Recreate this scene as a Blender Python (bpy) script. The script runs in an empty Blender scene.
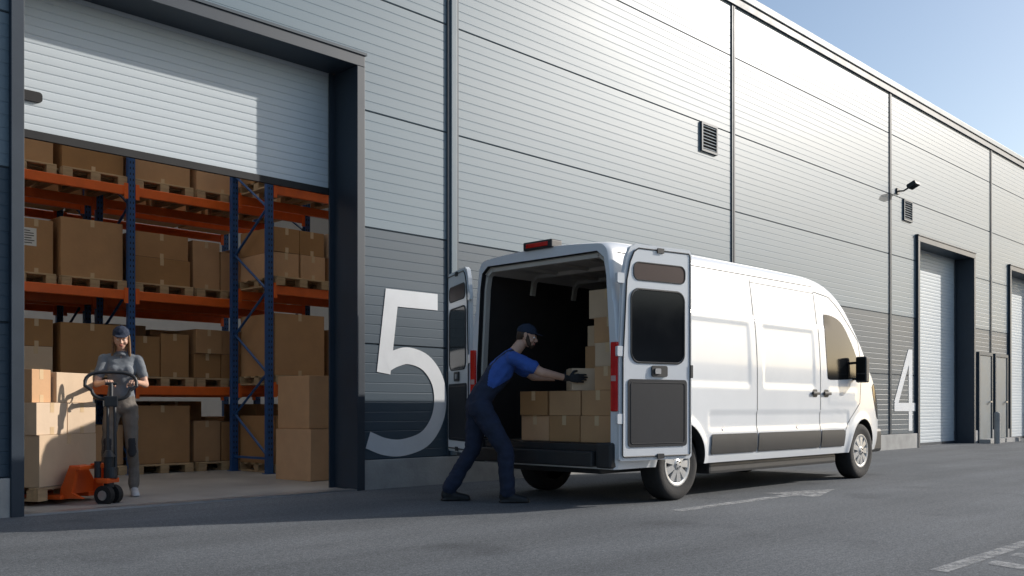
import bpy,bmesh,math,random
from mathutils import Vector,Matrix,noise
from mathutils.bvhtree import BVHTree
random.seed(7)
S=bpy.context.scene
COL=S.collection
V=Vector
# ------------------------------------------------------------ materials
def mk(name,col,rough=.6,metal=0.,var=.12,scale=3.,bump=0.,bscale=60.,coat=0.,rand=0.,spec=.5,stretch=None):
    m=bpy.data.materials.new(name);m.use_nodes=True
    nt=m.node_tree;N=nt.nodes;L=nt.links
    b=N['Principled BSDF'];b.inputs['Roughness'].default_value=rough
    b.inputs['Metallic'].default_value=metal
    b.inputs['Specular IOR Level'].default_value=spec
    b.inputs['Coat Weight'].default_value=coat
    b.inputs['Coat Roughness'].default_value=.08
    tc=N.new('ShaderNodeTexCoord');src=tc.outputs['Object']
    if stretch:
        mp=N.new('ShaderNodeMapping');mp.inputs['Scale'].default_value=stretch
        L.new(src,mp.inputs['Vector']);src=mp.outputs['Vector']
    n=N.new('ShaderNodeTexNoise');n.inputs['Scale'].default_value=scale;n.inputs['Detail'].default_value=6
    n.inputs['Roughness'].default_value=.6
    L.new(src,n.inputs['Vector'])
    cr=N.new('ShaderNodeValToRGB');cr.color_ramp.elements[0].position=.3;cr.color_ramp.elements[1].position=.7
    c=V(col)
    cr.color_ramp.elements[0].color=(*(c*(1-var)),1);cr.color_ramp.elements[1].color=(*[min(1,x) for x in c*(1+var)],1)
    L.new(n.outputs['Fac'],cr.inputs['Fac'])
    out=cr.outputs['Color']
    if rand:
        oi=N.new('ShaderNodeObjectInfo');h=N.new('ShaderNodeHueSaturation')
        mr=N.new('ShaderNodeMapRange');mr.inputs['To Min'].default_value=1-rand;mr.inputs['To Max'].default_value=1+rand*.7
        L.new(oi.outputs['Random'],mr.inputs['Value']);L.new(mr.outputs['Result'],h.inputs['Value'])
        ms=N.new('ShaderNodeMapRange');ms.inputs['To Min'].default_value=1.08;ms.inputs['To Max'].default_value=.9
        L.new(oi.outputs['Random'],ms.inputs['Value']);L.new(ms.outputs['Result'],h.inputs['Saturation'])
        L.new(out,h.inputs['Color']);out=h.outputs['Color']
    L.new(out,b.inputs['Base Color'])
    rr=N.new('ShaderNodeMapRange');rr.inputs['To Min'].default_value=max(0,rough-.08);rr.inputs['To Max'].default_value=min(1,rough+.1)
    L.new(n.outputs['Fac'],rr.inputs['Value']);L.new(rr.outputs['Result'],b.inputs['Roughness'])
    if bump:
        n2=N.new('ShaderNodeTexNoise');n2.inputs['Scale'].default_value=bscale;n2.inputs['Detail'].default_value=4
        L.new(src,n2.inputs['Vector'])
        bp=N.new('ShaderNodeBump');bp.inputs['Strength'].default_value=bump;bp.inputs['Distance'].default_value=.01
        L.new(n2.outputs['Fac'],bp.inputs['Height']);L.new(bp.outputs['Normal'],b.inputs['Normal'])
    return m
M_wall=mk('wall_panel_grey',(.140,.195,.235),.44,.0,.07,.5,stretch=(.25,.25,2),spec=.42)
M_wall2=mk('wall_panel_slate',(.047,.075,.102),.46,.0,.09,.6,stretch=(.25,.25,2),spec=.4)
M_seam=mk('seam_dark',(.03,.035,.04),.7)
M_trim=mk('trim_grey',(.12,.165,.20),.5,0,.05,spec=.35)
M_trimd=mk('trim_dark',(.045,.065,.085),.5,0,.06,spec=.35)
M_frame=mk('frame_navy',(.020,.032,.048),.5,0,.12)
M_alu=mk('roller_aluminium',(.52,.57,.60),.5,0,.03,.8,stretch=(.2,1,3),spec=.35)
M_rub=mk('rubber_black',(.012,.012,.013),.75)
M_conc=mk('plinth_concrete',(.36,.36,.35),.9,0,.2,2.5,.3,40)
M_floor=mk('floor_concrete',(.36,.34,.31),.45,0,.2,1.2,.05,30)
M_inwall=mk('inner_wall',(.5,.5,.49),.7,0,.06)
M_white=mk('number_paint',(.68,.70,.72),.6,0,.05,4,spec=.3)
M_blue=mk('rack_blue',(.022,.085,.24),.4,.0,.12,6)
M_orange=mk('rack_orange',(.80,.14,.018),.4,0,.08,6)
M_card=mk('cardboard',(.50,.28,.13),.85,0,.07,4,.15,25,rand=.28)
M_cardl=mk('cardboard_light',(.60,.44,.29),.8,0,.06,4,.1,25,rand=.1)
M_tape=mk('packing_tape',(.60,.43,.25),.3,0,.06,8)
M_label=mk('paper_label',(.75,.75,.72),.6,0,.03)
M_ink=mk('label_ink',(.03,.03,.03),.6)
M_wood=mk('pallet_wood',(.46,.32,.18),.8,0,.25,3,.2,30,stretch=(1,6,6))
M_van=mk('van_white_paint',(.72,.745,.77),.32,0,.02,2,coat=.6,spec=.4)
M_glass=mk('dark_glass',(.008,.009,.011),.10,0,.1,2,spec=.28)
M_blk=mk('plastic_black',(.022,.023,.025),.5,0,.15,8)
M_pan=mk('door_trim_panel',(.022,.024,.029),.6,0,.15,5,spec=.3)
M_line=mk('van_seam',(.07,.075,.08),.7)
M_red=mk('tail_lamp_red',(.62,.012,.01),.15,0,.1,10,coat=.6)
M_redl=mk('tail_lamp_clear',(.55,.35,.33),.2,0,.1,10,coat=.6)
M_org=mk('lamp_amber',(.8,.25,.03),.2)
M_chr=mk('hubcap_silver',(.50,.51,.52),.35,.6,.06,6)
M_tyre=mk('tyre_rubber',(.018,.018,.019),.85,0,.2,12,.3,40)
M_lin=mk('cargo_liner',(.030,.026,.025),.7,0,.2,4)
M_rib=mk('cargo_rib_primer',(.55,.52,.47),.5,0,.06)
M_ply=mk('cargo_floor',(.11,.09,.07),.6,0,.2,4)
M_jack=mk('jack_orange',(.72,.10,.012),.35,0,.1,6)
M_steel=mk('steel',(.45,.45,.46),.35,.8,.08,6)
M_skin=mk('skin',(.58,.35,.25),.5,0,.08,12)
M_hair=mk('hair_brown',(.05,.028,.016),.6,0,.3,40)
M_hairl=mk('hair_fair',(.20,.115,.055),.6,0,.3,40)
M_cap=mk('cap_navy',(.014,.024,.05),.85,0,.15,20)
M_navy=mk('overall_navy',(.016,.025,.055),.85,0,.25,9,.2,160)
M_shirt=mk('shirt_blue',(.035,.10,.38),.8,0,.15,9,.2,160)
M_polo=mk('polo_grey',(.17,.185,.20),.85,0,.15,9,.2,160)
M_pants=mk('work_trousers',(.19,.165,.14),.85,0,.2,9,.2,160)
M_patch=mk('trouser_patch',(.035,.035,.04),.85)
M_shoe=mk('shoe_dark',(.015,.015,.017),.6)
M_shoew=mk('shoe_white',(.6,.6,.6),.6)
M_glove=mk('glove_dark',(.02,.021,.024),.8)
M_eye=mk('eye_white',(.7,.68,.66),.3)
M_iris=mk('iris_dark',(.02,.015,.01),.2)
M_lip=mk('lip',(.42,.15,.12),.5)
M_recess=mk('door_recess',(.04,.015,.012),.5,spec=.3)
M_pdoor=mk('door_grey',(.13,.16,.18),.5)
M_fill=bpy.data.materials.new('added_fill_panel');M_fill.use_nodes=True  # translucent material for roof panels added to brighten the interior
nt=M_fill.node_tree;nt.nodes.clear();o=nt.nodes.new('ShaderNodeOutputMaterial');t=nt.nodes.new('ShaderNodeBsdfTranslucent')
t.inputs['Color'].default_value=(.95,.91,.84,1);nt.links.new(t.outputs[0],o.inputs[0])

# asphalt
def asphalt():
    m=bpy.data.materials.new('asphalt');m.use_nodes=True;nt=m.node_tree;N=nt.nodes;L=nt.links;b=N['Principled BSDF']
    tc=N.new('ShaderNodeTexCoord')
    def ns(s,d=5,r=.6,stretch=None):
        n=N.new('ShaderNodeTexNoise');n.inputs['Scale'].default_value=s;n.inputs['Detail'].default_value=d;n.inputs['Roughness'].default_value=r
        if stretch:
            mp=N.new('ShaderNodeMapping');mp.inputs['Scale'].default_value=stretch;L.new(tc.outputs['Object'],mp.inputs['Vector']);L.new(mp.outputs['Vector'],n.inputs['Vector'])
        else: L.new(tc.outputs['Object'],n.inputs['Vector'])
        return n.outputs['Fac']
    def ramp(f,a,b2,ca,cb):
        r=N.new('ShaderNodeValToRGB');r.color_ramp.elements[0].position=a;r.color_ramp.elements[1].position=b2
        r.color_ramp.elements[0].color=(*ca,1);r.color_ramp.elements[1].color=(*cb,1);L.new(f,r.inputs['Fac']);return r.outputs['Color']
    def mul(x,y,f=1,t='MULTIPLY'):
        q=N.new('ShaderNodeMix');q.data_type='RGBA';q.blend_type=t;q.inputs[0].default_value=f;L.new(x,q.inputs[6]);L.new(y,q.inputs[7]);return q.outputs[2]
    c=ramp(ns(.35,7,.6),.3,.72,(.110,.120,.130),(.165,.175,.185))
    c=mul(c,ramp(ns(1.,6,.65,(.15,1.3,1)),.3,.7,(.78,.78,.78),(1.15,1.15,1.15)))
    c=mul(c,ramp(ns(90,3,.7),.32,.7,(.45,.45,.45),(1.65,1.65,1.65)))
    c=mul(c,ramp(ns(28,3,.7),.35,.68,(.75,.75,.75),(1.25,1.25,1.25)))
    v=N.new('ShaderNodeTexVoronoi');v.inputs['Scale'].default_value=75;L.new(tc.outputs['Object'],v.inputs['Vector'])
    c=mul(c,ramp(v.outputs['Distance'],.05,.35,(1.4,1.38,1.35),(.9,.9,.9)))
    c=mul(c,ramp(ns(.9,4,.5),.60,.72,(1,1,1),(.74,.74,.75)))
    L.new(c,b.inputs['Base Color']);b.inputs['Roughness'].default_value=.82;b.inputs['Specular IOR Level'].default_value=.3
    bp=N.new('ShaderNodeBump');bp.inputs['Strength'].default_value=.6;bp.inputs['Distance'].default_value=.006
    L.new(ns(110,3,.7),bp.inputs['Height']);L.new(bp.outputs['Normal'],b.inputs['Normal'])
    return m
M_asph=asphalt()
def paint():
    m=bpy.data.materials.new('worn_road_paint');m.use_nodes=True;nt=m.node_tree;N=nt.nodes;L=nt.links;b=N['Principled BSDF']
    b.inputs['Base Color'].default_value=(.52,.52,.51,1);b.inputs['Roughness'].default_value=.8
    tc=N.new('ShaderNodeTexCoord');n=N.new('ShaderNodeTexNoise');n.inputs['Scale'].default_value=9;n.inputs['Detail'].default_value=10;n.inputs['Roughness'].default_value=.75
    L.new(tc.outputs['Object'],n.inputs['Vector'])
    r=N.new('ShaderNodeMapRange');r.inputs['From Min'].default_value=.36;r.inputs['From Max'].default_value=.66;r.inputs['To Min'].default_value=.0;r.inputs['To Max'].default_value=.8
    L.new(n.outputs['Fac'],r.inputs['Value']);L.new(r.outputs['Result'],b.inputs['Alpha'])
    return m
M_paint=paint()

# ------------------------------------------------------------ mesh helpers
def empty(name,loc=(0,0,0)):
    e=bpy.data.objects.new(name,None);COL.objects.link(e);e.location=loc;e.empty_display_size=.2;return e
def fin(name,bm,mats,parent=None,smooth=None,recalc=True):
    if recalc: bmesh.ops.recalc_face_normals(bm,faces=bm.faces)
    me=bpy.data.meshes.new(name);bm.to_mesh(me);bm.free()
    for m in (mats if isinstance(mats,(list,tuple)) else [mats]): me.materials.append(m)
    ob=bpy.data.objects.new(name,me);COL.objects.link(ob)
    if parent: 
        ob.parent=parent; ob.matrix_parent_inverse=Matrix.Translation(-V(parent.location))
    if smooth is not None:
        for p in me.polygons:p.use_smooth=True
        me.set_sharp_from_angle(angle=math.radians(smooth))
    return ob
def bbox(bm,lo,hi,M=None,mi=0,bev=0,seg=2):
    lo=V(lo);hi=V(hi);c=(lo+hi)/2;s=hi-lo
    r=bmesh.ops.create_cube(bm,size=1.,matrix=Matrix.Translation(c)@Matrix.Diagonal((*s,1)))
    vs=r['verts'];fs=list({f for v in vs for f in v.link_faces})
    if bev:
        es=list({e for v in vs for e in v.link_edges})
        rb=bmesh.ops.bevel(bm,geom=es,offset=bev,segments=seg,affect='EDGES',profile=.7)
        vs=list({v for v in rb['verts']}|{v for v in vs if v.is_valid});fs=list({f for v in vs for f in v.link_faces})
    for f in fs:f.material_index=mi
    if M is not None: bmesh.ops.transform(bm,matrix=M,verts=vs)
    return vs
def box(name,lo,hi,mat,parent=None,bev=0,M=None):
    bm=bmesh.new();bbox(bm,lo,hi,M,0,bev);return fin(name,bm,mat,parent)
def cyl(bm,p1,p2,r1,r2=None,seg=16,mi=0):
    p1=V(p1);p2=V(p2);r2=r1 if r2 is None else r2;d=p2-p1
    M=Matrix.Translation((p1+p2)/2)@d.to_track_quat('Z','Y').to_matrix().to_4x4()
    r=bmesh.ops.create_cone(bm,cap_ends=True,segments=seg,radius1=r1,radius2=r2,depth=d.length,matrix=M)
    for f in {f for v in r['verts'] for f in v.link_faces}:f.material_index=mi
    return r['verts']
def tube(bm,pts,r,seg=10,mi=0,closed=False):
    pts=[V(p) for p in pts];n=len(pts);rings=[]
    prev=None
    for i,p in enumerate(pts):
        if closed: t=(pts[(i+1)%n]-pts[i-1]).normalized()
        else: t=(pts[min(i+1,n-1)]-pts[max(i-1,0)]).normalized()
        if prev is None:
            a=t.orthogonal().normalized()
        else: a=(prev-t*prev.dot(t)).normalized()
        prev=a;b=t.cross(a)
        rings.append([bm.verts.new(p+(a*math.cos(k*2*math.pi/seg)+b*math.sin(k*2*math.pi/seg))*r) for k in range(seg)])
    m=n if closed else n-1
    for i in range(m):
        A=rings[i];B=rings[(i+1)%n]
        for k in range(seg):
            f=bm.faces.new((A[k],A[(k+1)%seg],B[(k+1)%seg],B[k]));f.material_index=mi
    if not closed:
        for R in (rings[0],rings[-1]):
            f=bm.faces.new(R);f.material_index=mi
def prism(bm,pts,org,a,z,n,t0,t1,mi=0):
    org=V(org);a=V(a);z=V(z);n=V(n)
    A=[bm.verts.new(org+a*p[0]+z*p[1]+n*t0) for p in pts];B=[bm.verts.new(org+a*p[0]+z*p[1]+n*t1) for p in pts]
    k=len(pts);fs=[bm.faces.new(A),bm.faces.new(B)]
    for i in range(k): fs.append(bm.faces.new((A[i],A[(i+1)%k],B[(i+1)%k],B[i])))
    for f in fs:f.material_index=mi
def rrect(x0,z0,x1,z1,r,seg=6):
    P=[]
    for cx,cz,a0 in ((x1-r,z1-r,0),(x0+r,z1-r,90),(x0+r,z0+r,180),(x1-r,z0+r,270)):
        for i in range(seg+1):
            a=math.radians(a0+90*i/seg);P.append((cx+r*math.cos(a),cz+r*math.sin(a)))
    return P
# ------------------------------------------------------------ ground
bm=bmesh.new()
g=[-900,-100,-30,30,100,900]
vs={}
for i,x in enumerate(g):
    for j,y in enumerate(g): vs[i,j]=bm.verts.new((x,y,0))
for i in range(5):
    for j in range(5): bm.faces.new((vs[i,j],vs[i+1,j],vs[i+1,j+1],vs[i,j+1]))
fin('ground',bm,M_asph)
bm=bmesh.new()
def quad(bm,P,z):
    bm.faces.new([bm.verts.new((p[0],p[1],z)) for p in P])
quad(bm,[(6.95,-3.73),(9.0,-3.71),(9.0,-3.58),(6.95,-3.60)],.004)
quad(bm,[(9.0,-3.95),(10.0,-3.645),(9.0,-3.34)],.004)
fin('road_arrow_marking',bm,M_paint)
bm=bmesh.new()
for k in range(5):
    x=5.55+k*.42
    quad(bm,[(x,-7.4),(x+.16,-7.4),(x+.46,-6.55),(x+.30,-6.55)],.004)
quad(bm,[(5.4,-6.5),(9.2,-6.5),(9.2,-6.4),(5.4,-6.4)],.004)
fin('road_hatch_marking',bm,M_paint)
# added unseen building across the yard, put in to darken reflections
OB=empty('added_reflection_building',(0,-48,0))
box('walls',(-90,-70,0),(150,-48,7.5),M_wall2,OB)
for k in range(10):
    box('roller_door',(-80+k*22,-47.99,0),(-76+k*22,-47.9,4.5),M_alu,OB)

# ------------------------------------------------------------ warehouse
W=empty('warehouse_building')
PL=.32;PIT=1.27/12;TOP=7.62
def ribbed(name,x0,x1,z0,z1,y=0.,mat=None,mats=None):
    bm=bmesh.new();prof=[]
    k=round((z0-PL)/PIT-.499);z=PL+k*PIT
    pts=[]
    while z<z1+.001:
        kk=round((z-PL)/PIT);seam=(kk%12==0)
        gw=.007 if not seam else .011;gd=.0026 if not seam else .014
        pts+=[(0,z-gw),(gd,z-gw*.35),(gd,z+gw*.35),(0,z+gw)]
        z+=PIT
    pts=[(p[0],min(max(p[1],z0),z1)) for p in pts]
    pts=[(0,z0)]+pts+[(0,z1)]
    q=[];last=None
    for p in pts:
        if last is None or abs(p[1]-last[1])>1e-5: q.append(p);last=p
    row=[(bm.verts.new((x0,y+p[0],p[1])),bm.verts.new((x1,y+p[0],p[1]))) for p in q]
    for i in range(len(row)-1):
        f=bm.faces.new((row[i][0],row[i][1],row[i+1][1],row[i+1][0]))
        dark=abs(q[i][0])>.01 and abs(q[i+1][0])>.01
        zc=(q[i][1]+q[i+1][1])/2
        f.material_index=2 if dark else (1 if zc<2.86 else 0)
    return fin(name,bm,[M_wall,M_wall2,M_seam],W)
FT=4.70
doors=[(2.78,6.35),(21.5,25.1),(27.73,31.3),(40.2,43.7)]
closed=[False,True,True,True]
x=-24.
segs=[]
for d in doors:
    segs.append((x,d[0],0));segs.append((d[0],d[1],1));x=d[1]
segs.append((x,66.,0))
for s in segs:
    if s[2]==0:
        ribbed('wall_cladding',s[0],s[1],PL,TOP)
        box('plinth',(s[0]+.001,-.045,-.2),(s[1]-.001,.375,PL),M_conc,W,.012)
        box('wall_core',(s[0]+.001,.02,PL+.002),(s[1]-.001,.38,TOP-.02),M_inwall,W)
    else:
        ribbed('wall_cladding',s[0],s[1],FT,TOP)
        box('wall_core',(s[0],.02,FT-.1),(s[1],.38,TOP-.02),M_inwall,W)
box('roof_coping',(-24.1,-.07,TOP+.03),(66.1,.42,TOP+.15),M_trim,W,.01)
box('coping_drip',(-24.1,-.045,TOP-.10),(66.1,-.002,TOP+.028),M_trimd,W)
for k in range(-4,9):
    xx=7.67+6.23*k
    if any(d[0]-.1<xx<d[1]+.1 for d in doors): continue
    if k==0:
        bm=bmesh.new()
        bbox(bm,(xx-.085,-.025,PL+.01),(xx-.045,.0,TOP-.11),mi=1)
        bbox(bm,(xx+.045,-.025,PL+.01),(xx+.085,.0,TOP-.11),mi=1)
        bbox(bm,(xx-.044,-.045,PL+.01),(xx+.044,-.001,TOP-.11),bev=.008)
        fin('wall_joint_cover',bm,[M_trim,M_trimd],W)
    else:
        bm=bmesh.new()
        bbox(bm,(xx-.045,-.02,PL+.01),(xx-.012,0,TOP-.11));bbox(bm,(xx+.012,-.02,PL+.01),(xx+.045,0,TOP-.11))
        bbox(bm,(xx-.011,-.008,PL+.01),(xx+.011,0,TOP-.11),mi=1)
        fin('wall_joint_cover',bm,[M_trimd,M_seam],W)
def slats(name,x0,x1,z0,z1,y,pitch=.078):
    bm=bmesh.new();q=[];z=z0
    while z<z1:
        q+=[(0,z+.005),(-.002,z+.012),(-.003,z+pitch*.5),(-.002,z+pitch-.009),(0,z+pitch-.003),(.004,z+pitch)]
        z+=pitch
    q=[(0,z0)]+q
    row=[(bm.verts.new((x0,y+p[0],p[1])),bm.verts.new((x1,y+p[0],p[1]))) for p in q]
    for i in range(len(row)-1): bm.faces.new((row[i][0],row[i][1],row[i+1][1],row[i+1][0]))
    return fin(name,bm,M_alu,W)
for d,cl in zip(doors,closed):
    a,b=d
    ft=.10
    bm=bmesh.new()
    bbox(bm,(a,-.06,.0),(a+ft,.385,FT-.135),bev=.004)
    bbox(bm,(b-ft,-.06,.0),(b,.385,FT-.135),bev=.004)
    bbox(bm,(a,-.06,FT-.13),(b,.385,FT-.01),bev=.004)
    bbox(bm,(a-.02,-.075,FT-.008),(b+.02,.0,FT+.02),mi=1)
    bbox(bm,(a+ft+.001,.36,.0),(a+ft+.06,.385,FT-.136));bbox(bm,(b-ft-.06,.36,.0),(b-ft-.001,.385,FT-.136))
    fin('door_surround',bm,[M_frame,M_trimd],W)
    zb=.04 if cl else 3.29
    slats('roller_door',a+ft-.0,b-ft+.0,zb,4.75,.405)
    box('roller_bottom_seal',(a+ft+.002,.39,zb-.05),(b-ft-.002,.43,zb+.02),M_rub if not cl else M_frame,W)
bm=bmesh.new()
prism(bm,rrect(3.0,3.56,3.18,3.65,.03),(0,.397,0),(1,0,0),(0,0,1),(0,-1,0),0,.02)
fin('roller_handle',bm,M_rub,W)
def ribbon(bm,P,w,y,off=0):
    P=[V((p[0],p[1])) for p in P];n=len(P);L=[];R=[]
    for i in range(n):
        d1=(P[i]-P[i-1]).normalized() if i>0 else None;d2=(P[i+1]-P[i]).normalized() if i<n-1 else None
        if d1 is None:d1=d2
        if d2 is None:d2=d1
        n1=V((-d1.y,d1.x));n2=V((-d2.y,d2.x));m=(n1+n2).normalized();k=1/max(.35,m.dot(n1))
        L.append(bm.verts.new((P[i].x+m.x*w*k,y,P[i].y+m.y*w*k)));R.append(bm.verts.new((P[i].x-m.x*w*k,y,P[i].y-m.y*w*k)))
    for i in range(n-1): bm.faces.new((L[i],L[i+1],R[i+1],R[i]))
def catmull(P,k=6):
    P=[V(p) for p in P];P=[P[0]*2-P[1]]+P+[P[-1]*2-P[-2]];o=[]
    for i in range(1,len(P)-2):
        for j in range(k):
            t=j/k;a,b,c,d=P[i-1:i+3]
            o.append(.5*((2*b)+(-a+c)*t+(2*a-5*b+4*c-d)*t*t+(-a+3*b-3*c+d)*t**3))
    o.append(P[-2]);return o
bm=bmesh.new()
bowl=catmull([(.29,1.025),(.42,1.085),(.60,1.12),(.84,1.05),(1.01,.86),(1.06,.62),(1.0,.37),(.82,.17),(.52,.085),(.27,.10),(.04,.18)])
nb=lambda P:[(6.39+p[0]*1.03,.36+p[1]) for p in P]
ribbon(bm,nb([(1.02,1.76),(.36,1.76),(.25,.915)]),.095,-.006)
ribbon(bm,nb(bowl),.095,-.0068)
fin('door_number_5',bm,M_white,W)
bm=bmesh.new()
x0=20.30
ribbon(bm,[(x0+.90,.38),(x0+.90,2.16)],.10,-.006)
ribbon(bm,[(x0+.86,2.10),(x0+.12,.96)],.10,-.0075)
ribbon(bm,[(x0+.04,.90),(x0+1.16,.90)],.09,-.009)
fin('door_number_4',bm,M_white,W)
for xx in (13.17,21.03):
    bm=bmesh.new()
    z0=4.94;z1=5.40;a=xx-.23;b=xx+.23
    bbox(bm,(a,-.035,z0),(a+.035,0,z1));bbox(bm,(b-.035,-.035,z0),(b,0,z1));bbox(bm,(a+.036,-.035,z0),(b-.036,0,z0+.035));bbox(bm,(a+.036,-.035,z1-.035),(b-.036,0,z1))
    for k in range(8):
        zz=z0+.06+k*.05
        bbox(bm,(-.19,-.022,-.003),(.19,.022,.003),Matrix.Translation((xx,-.015,zz))@Matrix.Rotation(math.radians(35),4,'X'),mi=2)
    bbox(bm,(a+.036,-.004,z0+.036),(b-.036,-.002,z1-.036),mi=1)
    fin('wall_vent',bm,[M_trimd,M_rub,M_alu],W)
F=empty('wall_floodlight',(20.5,0,5.6))
bm=bmesh.new()
bbox(bm,(20.44,-.03,5.45),(20.56,0,5.57))
tube(bm,[(20.5,-.02,5.51),(20.5,-.14,5.50),(20.53,-.24,5.56)],.018)
R=Matrix.Translation((20.56,-.32,5.60))@Matrix.Rotation(math.radians(-25),4,'X')
bbox(bm,(-.13,-.10,-.035),(.13,.10,.035),R,0,.012)
bbox(bm,(-.11,-.08,-.041),(.11,.08,-.037),R,1)
for k in range(5): bbox(bm,(-.10+.045*k,-.09,.035),(-.092+.045*k,.09,.055),R)
fin('lamp_head',bm,[M_blk,M_glass],F)
for a in (25.32,26.52):
    bm=bmesh.new()
    b=a+1.0
    bbox(bm,(a,-.07,0.02),(a+.07,.0,2.2));bbox(bm,(b-.07,-.07,.02),(b,0,2.2));bbox(bm,(a,-.07,2.202),(b,0,2.28))
    bbox(bm,(a+.072,-.05,.02),(b-.072,-.001,2.198),mi=1)
    bbox(bm,(b-.19,-.10,1.02),(b-.17,-.05,1.05),mi=2);bbox(bm,(b-.30,-.115,1.02),(b-.17,-.10,1.045),mi=2)
    fin('personnel_door',bm,[M_trimd,M_pdoor,M_steel],W)
    box('door_step',(a-.05,-.35,-.1),(b+.05,-.08,.10),M_conc,W,.01)
for xx in (25.28,27.6):
    bm=bmesh.new();cyl(bm,(xx,-.5,0),(xx,-.5,.75),.07);cyl(bm,(xx,-.5,.75),(xx,-.5,.78),.07,.03);fin('bollard',bm,M_conc,None)
box('warehouse_floor',(-6,.0,-.3),(16,14,.012),M_floor,W)
box('threshold_strip',(2.88,-.055,-.1),(6.25,.10,.018),M_steel,W)
box('inner_back_wall',(-6,12.5,.013),(16,12.7,7.3),M_inwall,W)
box('added_bounce_wall',(-6.2,.39,.0),(-6,14,7.3),M_inwall,W)  # added partitions on both sides, put in to bounce light indoors
box('added_bounce_wall',(16,.39,.0),(16.2,14,7.3),M_inwall,W)
bm=bmesh.new()
for lo,hi in (((-24,.4,7.35),(66,.7,7.55)),((-24,4.4,7.35),(66,5.2,7.55)),((-24,8.8,7.35),(66,30,7.55)),
  ((-24,.7,7.35),(-5,4.4,7.55)),((15,.7,7.35),(66,4.4,7.55)),((-24,5.2,7.35),(-5,8.8,7.55)),((15,5.2,7.35),(66,8.8,7.55))):
    bbox(bm,lo,hi)
fin('roof_slab',bm,M_inwall,W)
bm=bmesh.new()
for y0,y1 in ((.7,4.4),(5.2,8.8)):
    bm.faces.new([bm.verts.new(p) for p in ((-5,y0,7.5),(15,y0,7.5),(15,y1,7.5),(-5,y1,7.5))])
fin('added_fill_panels',bm,M_fill,W)  # unseen panels over roof gaps, added as fill light for the racks
box('rear_wall',(-24,30,0),(66,30.3,7.5),M_wall,W)
box('end_wall',(-24.3,0.01,0),(-24,30,7.5),M_wall,W);box('end_wall',(66,0.01,0),(66.3,30,7.5),M_wall,W)

# ------------------------------------------------------------ cartons, pallets, racks
def carton(x,y,z,w,d,h,yaw=0,light=False,label=False,tapex=True,parent=None,name='cardboard_box'):
    bm=bmesh.new()
    bbox(bm,(-w/2,-d/2,0),(w/2,d/2,h),None,0,.006,2)
    tw=.025;e=.0015
    if tapex:
        bbox(bm,(-w/2-e,-tw,h-.0),(w/2+e,tw,h+e),mi=1)
        bbox(bm,(-w/2-e,-tw,h-.09),(-w/2,tw,h-.0005),mi=1);bbox(bm,(w/2,-tw,h-.09),(w/2+e,tw,h-.0005),mi=1)
    else:
        bbox(bm,(-tw,-d/2-e,h),(tw,d/2+e,h+e),mi=1)
        bbox(bm,(-tw,-d/2-e,h-.09),(tw,-d/2,h-.0005),mi=1)
        bbox(bm,(-tw,-d/2-e,0.001),(tw,-d/2,.07),mi=1)
    if h>.3:
        bbox(bm,(-w/2+.01,-d/2-.0008,.004),(w/2-.01,-d/2-.0001,.007),mi=3)
    if label:
        lx=-w*.22 if isinstance(label,bool) else label
        bbox(bm,(lx-.09,-d/2-.002,h*.5),(lx+.09,-d/2-.0005,h*.5+.22),mi=2)
        for k in range(6):
            bbox(bm,(lx-.07,-d/2-.003,h*.5+.03+k*.03),(lx-.07+.14*random.uniform(.5,1),-d/2-.0021,h*.5+.03+k*.03+.010),mi=3)
    ob=fin(name,bm,[M_cardl if light else M_card,M_tape,M_label,M_ink])
    ob.location=(x,y,z);ob.rotation_euler=(0,0,yaw)
    return ob
def pallet(x,y,z,w=.8,d=1.15,yaw=0):
    bm=bmesh.new()
    n=6
    for k in range(n):
        yy=-d/2+k*(d-.1)/(n-1);bbox(bm,(-w/2,yy,.098),(w/2,yy+.1,.12),None,0,.003,1)
    for xx in (-w/2,-.06,w/2-.12):
        for yy in (-d/2,-.06,d/2-.12): bbox(bm,(xx,yy,.022),(xx+.12,yy+.12,.0975))
        bbox(bm,(xx,-d/2+.001,0),(xx+.12,d/2-.001,.0215))
    ob=fin('wooden_pallet',bm,M_wood);ob.location=(x,y,z);ob.rotation_euler=(0,0,yaw);return ob
def load(x,y,z,maxh=.95,lab=False):
    pallet(x,y,z,.82,1.05,random.uniform(-.02,.02));z+=.121
    t=random.random()
    if t<.35:
        h=random.uniform(.62,maxh-.12);carton(x,y,z,.78,.9,h,random.uniform(-.03,.03),tapex=False,label=lab)
    elif t<.6:
        h=random.uniform(.3,.42);carton(x,y,z,.80,.9,h,random.uniform(-.02,.02),tapex=False,label=lab);carton(x+random.uniform(-.02,.02),y,z+h+.002,.76,.86,h*.95,random.uniform(-.04,.04),tapex=False)
    elif t<.85:
        h=random.uniform(.26,.36);n=2 if h>.32 else random.choice((2,3))
        for k in range(n):
            for s in (-1,1): 
                if k==n-1 and random.random()<.25: continue
                carton(x+s*.205,y+random.uniform(-.02,.02),z+k*(h+.002),.395,.85,h,random.uniform(-.02,.02),tapex=False,light=random.random()<.15)
    else:
        h=random.uniform(.5,.62)
        for s in (-1,1): carton(x+s*.21,y,z,.40,.8,h+random.uniform(-.08,.08),random.uniform(-.03,.03),tapex=False,label=lab)
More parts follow.
